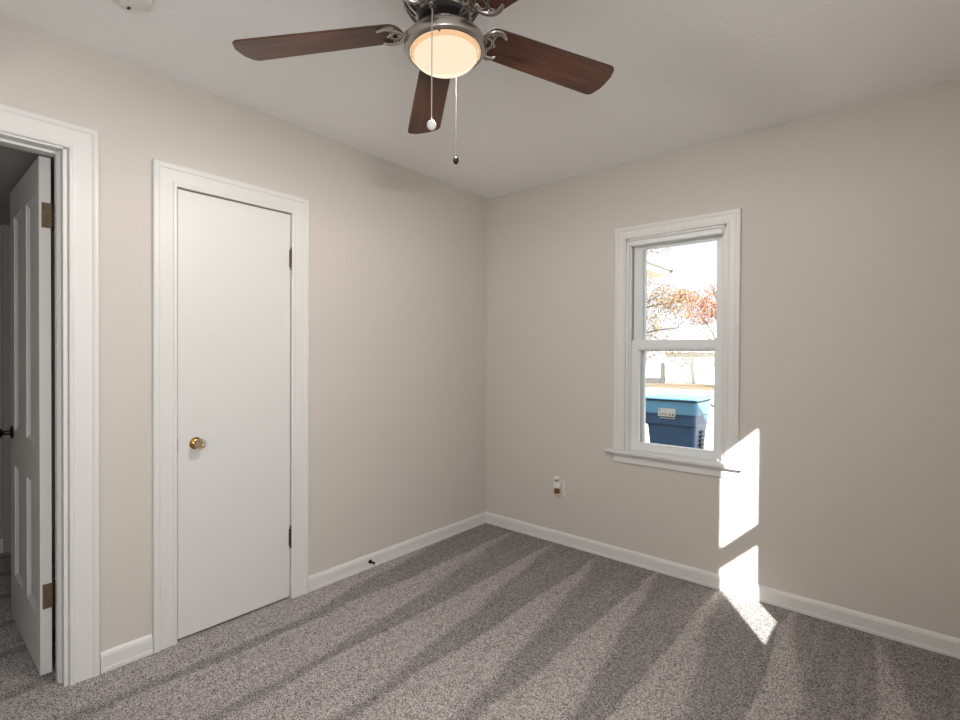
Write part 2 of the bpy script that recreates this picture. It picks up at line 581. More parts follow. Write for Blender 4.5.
# ------------------------------------------------------------------ windows
def make_window(w, W, name, label, sash_mat='vinyl', horn=0.115, mull=1, rail=0.033, mid=0.500):
    s0, s1, z0, z1 = W['s0'], W['s1'], W['z0'], W['z1']
    root = empty(name, MAPS[w]((s0 + s1) / 2, 0, z0))
    struct(root, label, 'window')
    inv = Matrix.Translation(-root.location)

    def fin(mb, nm, mat, parent=root, bevel=0.0015):
        if parent is root:
            mb.xf(inv)
            return mb.build(nm, M[mat], root, bevel=bevel)
        mb.xf(inv)
        return mb.build(nm, M[mat], parent, bevel=bevel)

    prof = [(0, 0), (0, 0.014), (0.003, 0.016), (0.012, 0.016), (0.016, 0.0135), (0.046, 0.0145), (0.050, 0.019),
            (0.066, 0.020), (0.070, 0.017), (0.070, 0)]
    c = casing(w, s0, s1, z0 + 0.012, z1, prof, 'window_casing', None)
    c.data.transform(inv)
    c.parent = root
    mb = MB()
    jt = 0.016
    wbox(mb, w, s0, s0 + jt, -T, 0.002, z0, z1)
    wbox(mb, w, s1 - jt, s1, -T, 0.002, z0, z1)
    wbox(mb, w, s0, s1, -T, 0.002, z1 - 0.014, z1)
    wbox(mb, w, s0, s1, -T, -0.02, z0, z0 + 0.012)
    # inner stops
    wbox(mb, w, s0 + jt, s0 + jt + 0.008, -0.028, -0.012, z0 + 0.012, z1 - 0.014)
    wbox(mb, w, s1 - jt - 0.008, s1 - jt, -0.028, -0.012, z0 + 0.012, z1 - 0.014)
    fin(mb, 'window_frame', 'trim')
    mb = MB()
    wbox(mb, w, s0 - horn, s1 + horn - 0.015, 0.0, 0.052, z0 - 0.010, z0 + 0.012, 0.004)
    wbox(mb, w, s0 + 0.001, s1 - 0.001, -0.03, 0.01, z0 - 0.0005, z0 + 0.0115)
    fin(mb, 'window_sill', 'trim', bevel=0)
    mb = MB()
    wbox(mb, w, s0 - 0.066, s1 + 0.066, 0, 0.014, z0 - 0.068, z0 - 0.010)
    wbox(mb, w, s0 - 0.066, s1 + 0.066, 0, 0.019, z0 - 0.030, z0 - 0.010)
    fin(mb, 'apron', 'trim', bevel=0.003)
    a, b = s0 + jt + 0.006, s1 - jt - 0.002
    st = 0.044
    zm = z0 + (z1 - z0) * mid

    def sash(nm, n0, n1, za, zb_, bot, top):
        mb = MB()
        wbox(mb, w, a, a + st, n0, n1, za, zb_)
        wbox(mb, w, b - st, b, n0, n1, za, zb_)
        wbox(mb, w, a + st, b - st, n0, n1, za, za + bot)
        wbox(mb, w, a + st, b - st, n0, n1, zb_ - top, zb_)
        for k in range(1, mull):
            x = a + (b - a) * k / mull
            wbox(mb, w, x - 0.03, x + 0.03, n0, n1, za + bot, zb_ - top)
        # glazing bead
        nb = (n0 + n1) / 2
        for (p0, p1, q0, q1) in ((a + st, a + st + 0.006, za + bot, zb_ - top), (b - st - 0.006, b - st, za + bot, zb_ - top),
                                 (a + st, b - st, za + bot, za + bot + 0.006), (a + st, b - st, zb_ - top - 0.006, zb_ - top)):
            wbox(mb, w, p0, p1, nb - 0.006, nb + 0.006, q0, q1)
        o = fin(mb, nm, sash_mat)
        g = MB()
        wbox(g, w, a + st, b - st, nb - 0.0015, nb + 0.0015, za + bot, zb_ - top)
        fin(g, 'pane', 'glass', o, 0)
        return o

    sash('lower_sash', -0.055, -0.030, z0 + 0.012, zm + rail, 0.041, rail + 0.022)
    sash('upper_sash', -0.085, -0.060, zm - rail, z1 - 0.014, 2 * rail - 0.015, 0.046)
    mb = MB()   # storm frame outside
    wbox(mb, w, s0 + jt, a + st + 0.012, -T - 0.004, -0.098, z0 + 0.012, z1 - 0.014)
    wbox(mb, w, b - st + 0.004, s1 - jt, -T - 0.004, -0.098, z0 + 0.012, z1 - 0.014)
    wbox(mb, w, a + st, b - st, -T - 0.004, -0.098, z0 + 0.012, z0 + 0.050)
    wbox(mb, w, a + st, b - st, -T - 0.004, -0.098, z1 - 0.055, z1 - 0.014)
    wbox(mb, w, a + st - 0.004, b - st + 0.004, -T, -0.102, zm - 0.022, zm + 0.016)
    fin(mb, 'storm_frame', sash_mat)
    return root


make_window('back', W1, 'window_1', 'white double-hung window with a blue cart seen outside')
make_window('right', W2, 'window_2', 'white double-hung window letting the sun in', rail=0.011, mid=0.478)
w3 = make_window('right', W3, 'added_window', 'added unseen window with an opaque drawn shade, beside the camera')  # made-up window, put in to give the fill lamp a place
MB().box((-0.012, W3['s0'] + 0.018, W3['z0'] + 0.014), (0.012, W3['s1'] - 0.018, W3['z1'] - 0.016)).xf(Matrix.Translation((XR, 0, 0)) @ Matrix.Translation(-w3.location)).build('added_sun_block_shade', M['plastic'], w3)  # opaque panel added to keep the sun out of this opening

# raised shade under the window head
rs = empty('roller_shade', (1.3885, -0.001, 1.928))
tag(rs, 'white raised shade headrail at the top inside of the window', 'window shade')
MB().box((-0.262, -0.004, 0.0), (0.262, 0.030, 0.031), 0.006).build('head_rail', M['vinyl'], rs)
for sx in (-1, 1):
    MB().box((sx * 0.262, -0.008, -0.004), (sx * 0.267, 0.030, 0.0325), 0.001).lathe(
        [(0.007, 0), (0.007, 0.003), (0.002, 0.004)], 14, Matrix.Translation((sx * 0.2555, -0.008, 0.016)) @ Matrix.Rotation(R(90), 4, 'X')).build('bracket', M['plastic'], rs)


# ------------------------------------------------------------------ open panel door (hinged into the hall)
dx0, dx1, dy0, dy1, dz0, dz1 = -0.836, -0.1235, -2.546, -2.511, 0.012, 2.016
d1 = empty('door_1', (dx1, dy0, 0))
struct(d1, 'white four-panel door standing open into the hall', 'door')
ox = Matrix.Translation((-dx1, -dy0, 0))
mb = MB()
px_ = [(dx0, -0.716), (-0.5, -0.404), (-0.203, dx1)]
for a, b in px_:
    mb.box((a, dy0, dz0), (b, dy1, dz1))
pans = [(0.23, 0.74), (0.905, 1.880)]
for a, b in ((-0.716, -0.5), (-0.404, -0.203)):
    for za, zb_ in ((dz0, 0.23), (0.74, 0.905), (1.880, dz1)):
        mb.box((a, dy0, za), (b, dy1, zb_))
    for za, zb_ in pans:
        mb.box((a, dy0 + 0.011, za), (b, dy1 - 0.011, zb_))
        for yf, yi in ((dy0, dy0 + 0.011), (dy1, dy1 - 0.011)):
            k = 0.016
            o4 = [(a, za), (b, za), (b, zb_), (a, zb_)]
            i4 = [(a + k, za + k), (b - k, za + k), (b - k, zb_ - k), (a + k, zb_ - k)]
            e = 0.002 if yf == dy0 else -0.002
            for q in range(4):
                p2 = (q + 1) % 4
                mb.quad((o4[q][0], yf + e, o4[q][1]), (o4[p2][0], yf + e, o4[p2][1]), (i4[p2][0], yi, i4[p2][1]), (i4[q][0], yi, i4[q][1]))
mb.xf(ox).build('door_panel', M['door'], d1)
for zc in (1.793, 0.315):
    mb = MB().box((dx1, -2.5385, zc - 0.048), (dx1 + 0.0025, -2.511, zc + 0.048))
    mb.box((dx1 + 0.001, -2.511, zc - 0.046), (dx1 + 0.003, -2.4975, zc + 0.046))
    for k in range(3):
        mb.sphere((dx1 + 0.003, -2.530 + 0.006 * (k % 2), zc - 0.032 + 0.032 * k), 0.0035, 8)
    o = mb.xf(ox).build('hinge', M['hinge_old'], d1)
    o['label'] = 'worn brass hinge flecked with white paint'
    mb = MB()
    for k in range(5):
        mb.lathe([(0.0055, 0), (0.0055, 0.0165)], 12, Matrix.Translation((dx1 + 0.002, -2.504, zc - 0.046 + k * 0.0186)))
    mb.sphere((dx1 + 0.002, -2.504, zc + 0.050), 0.0062, 10).sphere((dx1 + 0.002, -2.504, zc - 0.050), 0.0055, 10)
    mb.xf(ox).build('hinge_pin', M['bronze'], o)
ky = Matrix.Translation((-0.775, dy0, 0.888)) @ Matrix.Rotation(R(90), 4, 'X')
kb = MB().lathe([(0.0, 0), (0.030, 0), (0.031, 0.004), (0.024, 0.008), (0.013, 0.010), (0.010, 0.020), (0.010, 0.034), (0.018, 0.038),
                 (0.026, 0.046), (0.028, 0.054), (0.026, 0.062), (0.018, 0.067), (0, 0.068)], 28, ky).xf(ox).build('door_knob', M['bronze'], d1, smooth=True)
kb['label'] = 'dark bronze knob'

# ------------------------------------------------------------------ closet slab door
d2 = empty('door_2', (0, CL1, 0))
struct(d2, 'narrow plain white closet door, closed', 'door')
o2 = Matrix.Translation((0, -CL1, 0))
MB().box((-0.036, CL0 + 0.0055, 0.010), (-0.001, CL1 - 0.003, CLZ - 0.0055)).xf(o2).build('door_slab', M['door'], d2, bevel=0.0015)
for zc in (1.750, 0.318):
    mb = MB()
    for k in range(5):
        mb.lathe([(0.0062, 0), (0.0062, 0.0168)], 12, Matrix.Translation((0.004, CL1 - 0.002, zc - 0.045 + k * 0.018)))
    mb.lathe([(0.0, 0), (0.005, 0.001), (0.006, 0.005), (0.003, 0.009), (0.0045, 0.013), (0, 0.016)], 12, Matrix.Translation((0.004, CL1 - 0.002, zc + 0.045)))
    mb.lathe([(0.0, 0), (0.0045, -0.002), (0.006, -0.008), (0.0, -0.013)], 12, Matrix.Translation((0.004, CL1 - 0.002, zc - 0.045)))
    mb.box((-0.0005, CL1 - 0.010, zc - 0.043), (0.0012, CL1 - 0.002, zc + 0.043))
    h = mb.xf(o2).build('hinge', M['hinge_dark'], d2, smooth=True)
    h['label'] = 'dark aged hinge knuckle'
kx = Matrix.Translation((-0.001, -2.034, 0.862)) @ Matrix.Rotation(R(90), 4, 'Y')
kn = MB().lathe([(0, 0), (0.026, 0), (0.027, 0.003), (0.022, 0.008), (0.013, 0.012), (0.011, 0.020), (0.013, 0.026), (0.017, 0.030), (0.0, 0.0305)], 28, kx).xf(o2).build('door_knob', M['brass'], d2, smooth=True)
kn['label'] = 'brass rosette with a clear glass knob'
MB().lathe([(0, 0.030), (0.014, 0.030), (0.0235, 0.040), (0.026, 0.050), (0.023, 0.058), (0.014, 0.063), (0.012, 0.0605), (0.0, 0.0605)], 12, kx).xf(o2).build('glass_knob', M['crystal'], kn)
MB().box((-0.006, CL0 + 0.0005, 0.83), (-0.0005, CL0 + 0.0058, 0.895)).xf(o2).build('latch', M['bronze'], d2)

# ------------------------------------------------------------------ ceiling fan
hub = Vector((1.397, -1.886, 2.2))
FR = Matrix.Rotation(R(-3.8), 4, 'Y')
fan = empty('ceiling_fan', hub - (FR @ Vector((0, 0, -0.238))))
fan.rotation_euler = (0, R(-3.8), 0)
tag(fan, 'ceiling fan with five dark walnut blades and a lit frosted bowl light', 'ceiling fan')
housing = MB().lathe([(0.0, 0.012), (0.075, 0.012), (0.080, -0.030), (0.098, -0.042), (0.120, -0.060), (0.126, -0.085), (0.124, -0.120),
                      (0.118, -0.135), (0.116, -0.150), (0.108, -0.170), (0.094, -0.193), (0.074, -0.212), (0.0, -0.213)], 56).build('motor_housing', M['nickel'], fan, smooth=True)
mb = MB()
for i in range(24):
    a = 2 * PI * i / 24
    pts = [(0.1175, -0.1525), (0.1085, -0.1725), (0.0945, -0.195), (0.082, -0.207)]
    d = Vector((math.cos(a), math.sin(a), 0))
    t = Vector((-math.sin(a), math.cos(a), 0))
    wd = [0.0042, 0.0042, 0.0038, 0.0028]
    rings = []
    for (r_, z_), ww in zip(pts, wd):
        c = d * r_ + Vector((0, 0, z_))
        nn = (d * 0.8 + Vector((0, 0, -0.6))) * 0.0005
        rings.append([c - t * ww - nn * 2, c + t * ww - nn * 2, c + t * ww + nn, c - t * ww + nn])
    mb.skin(rings)
v = mb.build('vent_slots', M['black'], housing)
MB().lathe([(0, -0.205), (0.070, -0.208), (0.074, -0.214), (0.074, -0.226), (0.062, -0.232), (0.0, -0.232)], 40).build('flywheel', M['black'], fan, smooth=True)
MB().lathe([(0, -0.228), (0.044, -0.230), (0.046, -0.236), (0.046, -0.252), (0.050, -0.262), (0.0, -0.264)], 40).build('switch_housing', M['nickel'], fan, smooth=True)
rim = MB().lathe([(0.048, -0.256), (0.075, -0.258), (0.096, -0.266), (0.110, -0.279), (0.1165, -0.293), (0.117, -0.302), (0.113, -0.310), (0.1035, -0.3130)], 64, cap=False).build('light_rim', M['nickel'], fan, smooth=True)
MB().lathe([(0.1035, -0.3130), (0.1020, -0.3142), (0.0990, -0.3138), (0.0965, -0.3115)], 64, cap=False).build('lamp_lip_dark_ring', M['lip_darkened'], rim, smooth=True)  # added dark ring that hides the bright fringe on the rim lip
for k in range(3):
    a = R(-55 + 120 * k)
    MB().sphere((0.0985 * math.cos(a), 0.0985 * math.sin(a), -0.3145), 0.003, 8).build('thumb_screw', M['lip_darkened'], rim)
glass = MB().lathe([(0.0955, -0.296), (0.0958, -0.316), (0.0945, -0.3205), (0.090, -0.3225)], 56, cap=False).build('lamp_glass_band', M['lamp_band'], fan, smooth=True)
bowl_prof = [(0.090, -0.3225)] + [(0.090 * math.cos(R(t)), -0.3225 - 0.034 * math.sin(R(t))) for t in range(6, 91, 6)]
MB().lathe(bowl_prof, 56, cap=False).build('lamp_glass', M['lamp_glass'], fan, smooth=True)
MB().lathe([(0, -0.300), (0.0945, -0.300), (0.0945, -0.3135), (0.0935, -0.3135), (0.0935, -0.304), (0, -0.304)], 40).build('lamp_inner_screen', M['lamp_inner_screen'], fan)  # added cup that screens the bulb's light inside the rim

bulb = bpy.data.lights.new('lamp_bulb', 'POINT')
bulb.energy = 285
bulb.color = (1.0, 0.965, 0.93)
bulb.shadow_soft_size = 0.04
bo = bpy.data.objects.new('lamp_bulb', bulb)
C.objects.link(bo)
bo.parent = fan
bo.location = (0, 0, -0.314)


def blade_outline():
    r0_, r1_, w0, w1 = 0.122, 0.622, 0.054, 0.067
    pts = []
    # inner rounded end
    for t in range(0, 181, 20):
        a = R(90 + t)
        pts.append((r0_ + 0.035 + 0.035 * math.cos(a), w0 * math.sin(a)))
    # CW edge out, then rounded tip
    def corner(cx, cy, rad, a0, a1):
        for k in range(7):
            a = R(a0 + (a1 - a0) * k / 6)
            pts.append((cx + rad * math.cos(a), cy + rad * math.sin(a)))
    corner(r1_ - 0.034, -w1 + 0.026, 0.026, -90, -10)
    for k in range(1, 8):
        y = (-w1 + 0.03) + (2 * w1 - 0.06) * k / 8
        pts.append((r1_ - 0.008 + 0.008 * math.cos(y / w1 * 1.3), y))
    corner(r1_ - 0.034, w1 - 0.026, 0.026, 10, 90)
    return pts


def iron(bl):
    zt = -0.0065
    mb = MB()
    arm = smooth_path([(0.058, 0, 0.010), (0.085, 0, 0.013), (0.112, 0, 0.002), (0.135, 0, zt), (0.155, 0, zt)])
    mb.tube(arm, [0.010 - 0.004 * i / (len(arm) - 1) for i in range(len(arm))], 10, 0.6)
    for s in (-1, 1):
        p = smooth_path([(0.128, 0, zt), (0.138, s * 0.022, zt), (0.158, s * 0.040, zt), (0.186, s * 0.047, zt), (0.212, s * 0.043, zt - 0.001), (0.228, s * 0.034, zt)])
        n = len(p)
        mb.tube(p, [0.0035 + 0.0055 * math.sin(PI * min(1, (i / (n - 1)) * 0.80 + 0.14)) for i in range(n)], 8, 0.55)
        p = smooth_path([(0.186, s * 0.040, zt), (0.176, s * 0.026, zt), (0.182, s * 0.012, zt), (0.194, 0.0, zt)])
        mb.tube(p, [0.0038] * len(p), 8, 0.7)
        p = smooth_path([(0.140, 0, zt), (0.150, s * 0.015, zt), (0.166, s * 0.017, zt), (0.176, s * 0.008, zt), (0.180, 0, zt)])
        mb.tube(p, [0.0036] * len(p), 8, 0.7)
    for q in ((0.165, 0.030), (0.165, -0.030), (0.195, 0.0)):
        mb.sphere((q[0], q[1], zt), 0.006, 10, (1, 1, 0.6))
    for v in mb.bm.verts:
        if v.co.x > 0.12:
            v.co.x = 0.112 + (v.co.x - 0.12) * 0.72
        elif v.co.x > 0.07:
            v.co.x = 0.07 + (v.co.x - 0.07) * 0.84
    return mb.build('blade_iron', M['nickel'], bl, smooth=True)


for k in range(5):
    ang = R(70.4 + 72 * k)
    bl = MB().prism(blade_outline(), -0.003, 0.003).build('blade', M['walnut'], fan, bevel=0.0015)
    bl.location = (0, 0, -0.238)
    bl.rotation_euler = Euler((R(-11.5), 0, ang), 'XYZ')
    iron(bl)


def chain(x, y, zt, zb_, start, nm, fob_mat, fob_r, fob_scale, cm='chain'):
    """in world metres, hanging plumb; parented to the fan"""
    inv = (Matrix.Translation(fan.location) @ FR).inverted()
    pts = [Vector(start)] + [Vector((x, y, zt)) + Vector((0, 0, 0))]
    pts = smooth_path([start, ((start[0] + x) / 2, (start[1] + y) / 2, max(start[2], zt) + 0.004), (x, y, zt - 0.012), (x, y, zt - 0.05)], 5)
    pts.append(Vector((x, y, zb_)))
    mb = MB().tube(pts, 0.0014, 6)
    z = zt - 0.05
    while z > zb_:
        mb.sphere((x, y, z), 0.0019, 6)
        z -= 0.009
    c = mb.xf(inv).build(nm, M[cm], fan)
    MB().sphere((x, y, zb_ - fob_r * fob_scale[2] * 0.8), fob_r, 16, fob_scale).lathe([(0.002, 0), (0.003, 0.006), (0.0015, 0.010)], 10, Matrix.Translation((x, y, zb_ - 0.002))).xf(inv).build('chain_fob', fob_mat, c, smooth=True)
    return c


near = Vector((0.648, -0.762, 0))
lat = Vector((0.762, 0.648, 0))
hb = hub + FR.to_3x3() @ Vector((0, 0, -0.06))
a_ = hb + near * 0.120 - lat * 0.026
b_ = hb - near * 0.105 + lat * 0.027
sa = hub + near * 0.044 - lat * 0.030 + Vector((0, 0, -0.008))
sb = hub - near * 0.044 + lat * 0.012 + Vector((0, 0, -0.008))
chain(a_.x, a_.y, hub.z - 0.035, 1.877, sa, 'pull_chain', M['plastic'], 0.0125, (1, 1, 1.05))
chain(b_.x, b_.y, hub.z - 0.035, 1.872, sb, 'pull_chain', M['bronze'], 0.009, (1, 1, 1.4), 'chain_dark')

# smoke detector on the ceiling
sd = empty('smoke_detector', (0.493, -2.418, H))
tag(sd, 'round white smoke detector on the ceiling above the left wall', 'smoke detector')
MB().lathe([(0, 0.002), (0.072, 0.002), (0.073, -0.010), (0.068, -0.014), (0.0, -0.014)], 40).build('base_plate', M['plastic'], sd, smooth=True)
cv = MB().lathe([(0.066, -0.012), (0.066, -0.022), (0.062, -0.032), (0.050, -0.037), (0, -0.038)], 40, cap=False).build('cover', M['plastic'], sd, smooth=True)
MB().box((-0.056, 0.012, -0.0385), (-0.040, 0.020, -0.033)).build('vent', M['dark_slot'], cv)
MB().lathe([(0, -0.036), (0.010, -0.0385), (0.009, -0.041), (0, -0.0412)], 18).build('test_button', M['plate'], sd, smooth=True)

# ------------------------------------------------------------------ outlet and plug-in freshener
ol = empty('wall_outlet', (0.652, 0, 0.378))
tag(ol, 'ivory duplex wall outlet low on the wall left of the window', 'wall outlet')
MB().box((-0.035, -0.005, -0.057), (0.035, 0.001, 0.057), 0.002).build('cover_plate', M['plate'], ol)
for z in (0.020, -0.020):
    rc = MB().lathe([(0, 0), (0.0165, 0), (0.0165, 0.002), (0, 0.002)], 20, Matrix.Translation((0, -0.0048, z)) @ Matrix.Rotation(R(90), 4, 'X')).build('receptacle', M['plastic'], ol)
    mb = MB()
    for sx in (-0.006, 0.006):
        mb.box((sx - 0.001, -0.0074, z + 0.000), (sx + 0.001, -0.0066, z + 0.008))
    mb.sphere((0, -0.0068, z - 0.008), 0.0024, 8)
    mb.build('slots', M['dark_slot'], rc)
MB().sphere((0, -0.005, 0), 0.003, 10, (1, 0.5, 1)).build('screw', M['nickel'], ol)

fr = empty('plug_in_air_freshener', (0.647, -0.008, 0.398))
tag(fr, 'white plug-in air freshener with an amber oil bottle, plugged into the outlet', 'air freshener')
MB().box((-0.021, -0.046, -0.018), (0.021, 0.0, 0.026), 0.008).build('plug_body', M['plastic'], fr)
MB().lathe([(0.0, 0.022), (0.014, 0.024), (0.013, 0.036), (0.016, 0.042), (0.0, 0.042)], 20, Matrix.Translation((0, -0.032, 0))).build('neck', M['grey_plastic'], fr, smooth=True)
MB().lathe([(0, 0.041), (0.020, 0.042), (0.021, 0.046), (0.020, 0.056), (0.016, 0.059), (0, 0.059)], 24, Matrix.Translation((0, -0.032, 0))).build('warmer_cap', M['plastic'], fr, smooth=True)
MB().lathe([(0, -0.016), (0.008, -0.016), (0.009, -0.022), (0.019, -0.028), (0.020, -0.052), (0.016, -0.055), (0, -0.055)], 20, Matrix.Translation((0, -0.030, 0))).build('oil_bottle', M['amber'], fr, smooth=True)

# spring door stop on the left baseboard
ds = empty('door_stop', (0.0135, -1.085, 0.040))
tag(ds, 'small dark spring door stop sticking out of the left baseboard', 'door stop')
ry = Matrix.Rotation(R(90), 4, 'Y')
MB().lathe([(0, -0.001), (0.012, 0), (0.012, 0.003), (0.006, 0.006), (0.0, 0.006)], 18, ry).build('mount', M['bronze'], ds, smooth=True)
pts = [(0.005 + 0.052 * i / 120, 0.0052 * math.cos(i * 2 * PI / 8), 0.0052 * math.sin(i * 2 * PI / 8)) for i in range(121)]
MB().tube(pts, 0.0013, 6).build('spring', M['bronze'], ds)
MB().lathe([(0, 0.055), (0.008, 0.055), (0.009, 0.060), (0.008, 0.068), (0, 0.069)], 18, ry).build('rubber_tip', M['plastic'], ds, smooth=True)

# ------------------------------------------------------------------ the house outside: roof, yard
mb = MB()
xa, xb = -4.0, 3.15
prof = [(0.46, 2.33), (-2.2, 3.66), (-4.95, 2.29), (-4.95, 2.40), (-2.2, 3.77), (0.46, 2.44)]
mb.skin([[Vector((xa, y, z)) for y, z in prof], [Vector((xb, y, z)) for y, z in prof]])
struct(mb.build('roof', M['roof_dark']), 'pitched roof of the house', 'roof')
GZ = -0.30
struct(MB().box((-70, -20, GZ - 0.2), (50, 90, GZ)).build('ground', M['lawn']), 'dry lawn strewn with leaves outside the window', 'ground')
struct(MB().box((-40, 4.6, GZ - 0.1), (30, 21.0, GZ + 0.02)).build('ground_drive', M['concrete']), 'pale concrete drive across the yard', 'driveway')

# eave of the house wing at upper left of the view
wing = empty('house_wing', (-1.6, 3.0, GZ))
tag(wing, 'white eave corner of the house wing, upper left of the window view', 'house')
wi = Matrix.Translation((1.54, -3.0, -GZ - 0.06))
MB().box((-3.2, 0.2, GZ + 0.06), (-1.05, 4.75, 2.62)).xf(wi).build('wall', M['siding'], wing)
mb = MB().skin([[Vector((x, y, z)) for x, z in ((-0.45, 2.70), (-2.1, 3.30), (-3.8, 2.70), (-3.8, 2.76), (-2.1, 3.38), (-0.45, 2.78))] for y in (0.5, 5.2)])
mb.xf(wi).build('roof', M['roof_dark'], wing)
MB().box((-1.05, 0.2, 2.60), (-0.46, 5.16, 2.62)).xf(wi).build('soffit', M['soffit_pale'], wing)
MB().box((-0.47, 0.2, 2.60), (-0.43, 5.18, 2.76)).box((-0.43, 0.2, 2.69), (-0.36, 5.18, 2.755), 0.01).xf(wi).build('gutter', M['siding'], wing)
MB().box((-0.365, 0.2, 2.752), (-0.35, 5.2, 2.768)).box((-0.44, 0.2, 2.676), (-0.425, 5.19, 2.692)).box((-0.44, 5.178, 2.60), (-0.36, 5.19, 2.76)).xf(wi).build('drip_edge', M['grey_plastic'], wing)

# ------------------------------------------------------------------ blue wheeled cart
cart = empty('trash_cart', (0.28, 3.35, GZ))
tag(cart, 'blue wheeled trash cart with a light blue lid outside the window', 'trash cart')
ci = Matrix.Translation((-0.28, -3.35, -GZ))


def rrect(x0, x1, y0, y1, z, c=0.04):
    pts = []
    for cx, cy, a0 in ((x1 - c, y1 - c, 0), (x0 + c, y1 - c, 90), (x0 + c, y0 + c, 180), (x1 - c, y0 + c, 270)):
        for k in range(4):
            a = R(a0 + 30 * k)
            pts.append(Vector((cx + c * math.cos(a), cy + c * math.sin(a), z)))
    return pts


mb = MB().skin([rrect(0.055, 0.525, 3.13, 3.46, GZ + 0.05), rrect(0.035, 0.55, 3.09, 3.50, 0.10), rrect(0.01, 0.575, 3.05, 3.52, 0.43),
                rrect(-0.07, 0.585, 3.015, 3.53, 0.46), rrect(-0.085, 0.59, 3.01, 3.54, 0.60)])
mb.xf(ci).build('body', M['bin'], cart)
mb = MB().skin([rrect(-0.105, 0.61, 2.985, 3.57, 0.585), rrect(-0.105, 0.61, 2.985, 3.57, 0.60), rrect(-0.085, 0.595, 3.01, 3.57, 0.735),
                rrect(-0.085, 0.595, 3.01, 3.57, 0.748)])
lid = mb.xf(ci).build('lid', M['lid'], cart)
MB().skin([rrect(-0.108, 0.612, 2.99, 3.58, 0.735), rrect(-0.108, 0.612, 2.99, 3.58, 0.752)]).xf(ci).build('lid_shadow_line', M['rubber'], lid)  # black strip standing in for the shadowed gap of the lid
MB().skin([rrect(-0.11, 0.615, 2.995, 3.59, 0.751), rrect(-0.11, 0.615, 2.995, 3.59, 0.768), rrect(-0.02, 0.535, 3.1, 3.52, 0.782)]).xf(ci).build('lid_top', M['lid'], lid)
mb = MB()
for x in (-0.02, 0.555):
    mb.lathe([(0, -0.025), (0.05, -0.025), (0.105, -0.022), (0.115, -0.01), (0.115, 0.01), (0.105, 0.022), (0.05, 0.025), (0, 0.025)], 24,
             Matrix.Translation((x, 3.50, GZ + 0.115)) @ Matrix.Rotation(R(90), 4, 'Y')).xf(ci).build('wheel', M['rubber'], cart, smooth=True)
    mb = MB()
mb.bm.free()
MB().tube([(0.02, 3.62, 0.70), (0.30, 3.64, 0.70), (0.56, 3.62, 0.70)], 0.014, 10).box((0.03, 3.52, 0.68), (0.06, 3.63, 0.71)).box((0.53, 3.52, 0.68), (0.56, 3.63, 0.71)).xf(ci).build('handle', M['bin'], cart)
mb = MB()
for k in range(6):
    mb.box((0.55, 3.24, 0.10 + 0.05 * k), (0.585, 3.34, 0.13 + 0.05 * k))
mb.xf(ci).build('side_ribs', M['rubber'], cart)
lb = MB().box((0.175, 2.978, 0.555), (0.375, 2.984, 0.648)).xf(ci).build('label', M['plastic'], cart)
lb['label'] = 'white label with dark marks'
mb = MB()
mb.box((0.186, 2.9765, 0.615), (0.190, 2.9785, 0.638)).box((0.186, 2.9765, 0.634), (0.200, 2.9785, 0.638)).box((0.197, 2.9765, 0.625), (0.200, 2.9785, 0.638)).box((0.186, 2.9765, 0.625), (0.200, 2.9785, 0.628))
mb.box((0.19, 2.9765, 0.585), (0.285, 2.9785, 0.589)).box((0.19, 2.9765, 0.573), (0.285, 2.9785, 0.576))
for x in (0.302, 0.338):
    mb.skin([[Vector((x, y, 0.568)), Vector((x + 0.024, y, 0.568)), Vector((x + 0.012, y, 0.600))] for y in (2.9765, 2.9785)])
mb.xf(ci).build('label_marks', M['dark_slot'], lb)
MB().box((0.185, 3.0, 0.528), (0.365, 3.009, 0.538)).xf(ci).build('label_strip', M['plastic'], cart)

# ------------------------------------------------------------------ far garage, fence
ga = empty('garage', (-5.5, 30, GZ))
tag(ga, 'white garage with a pale roof across the yard', 'garage')
gi = Matrix.Translation((5.5, -30, -GZ))
MB().box((-8.55, 27, GZ), (-1.5, 33, 1.62)).xf(gi).build('wall', M['siding'], ga)
mb = MB().skin([[Vector((x, y, z)) for y, z in ((26.6, 1.50), (30, 3.05), (33.4, 1.50), (33.4, 1.62), (30, 3.2), (26.6, 1.62))] for x in (-8.75, -1.2)])
mb.xf(gi).build('roof', M['roof_pale'], ga)
MB().box((-8.75, 26.56, 1.47), (-1.2, 26.60, 1.63)).xf(gi).build('fascia', M['roof_pale'], ga)
gw = MB().box((-6.05, 26.95, 0.62), (-5.45, 27.0, 1.12)).xf(gi).build('window', M['siding'], ga)
for i in range(2):
    for j in range(2):
        MB().box((-6.0 + 0.27 * i, 26.94, 0.66 + 0.22 * j), (-5.77 + 0.27 * i, 26.95, 0.85 + 0.22 * j)).xf(gi).build('pane', M['grey_plastic'], gw)

fe = empty('board_fence', (-9.4, 25.4, GZ))
tag(fe, 'low white board fence with a dark end post, left of the garage', 'fence')
fi = Matrix.Translation((9.4, -25.4, -GZ))
mb = MB()
for k in range(4):
    mb.box((-11.5, 25.37, 0.02 + 0.19 * k), (-8.2, 25.42, 0.195 + 0.19 * k))
mb.xf(fi).build('boards', M['siding'], fe)
MB().box((-8.2, 25.33, GZ - 0.02), (-8.05, 25.47, 0.86)).xf(fi).build('post', M['post'], fe)
MB().box((-11.5, 25.33, GZ - 0.02), (-11.38, 25.37, 0.84)).xf(fi).build('post', M['post'], fe)
MB().box((-11.38, 25.40, GZ - 0.02), (-8.2, 25.42, 0.0)).xf(fi).build('kick_board', M['post'], fe)


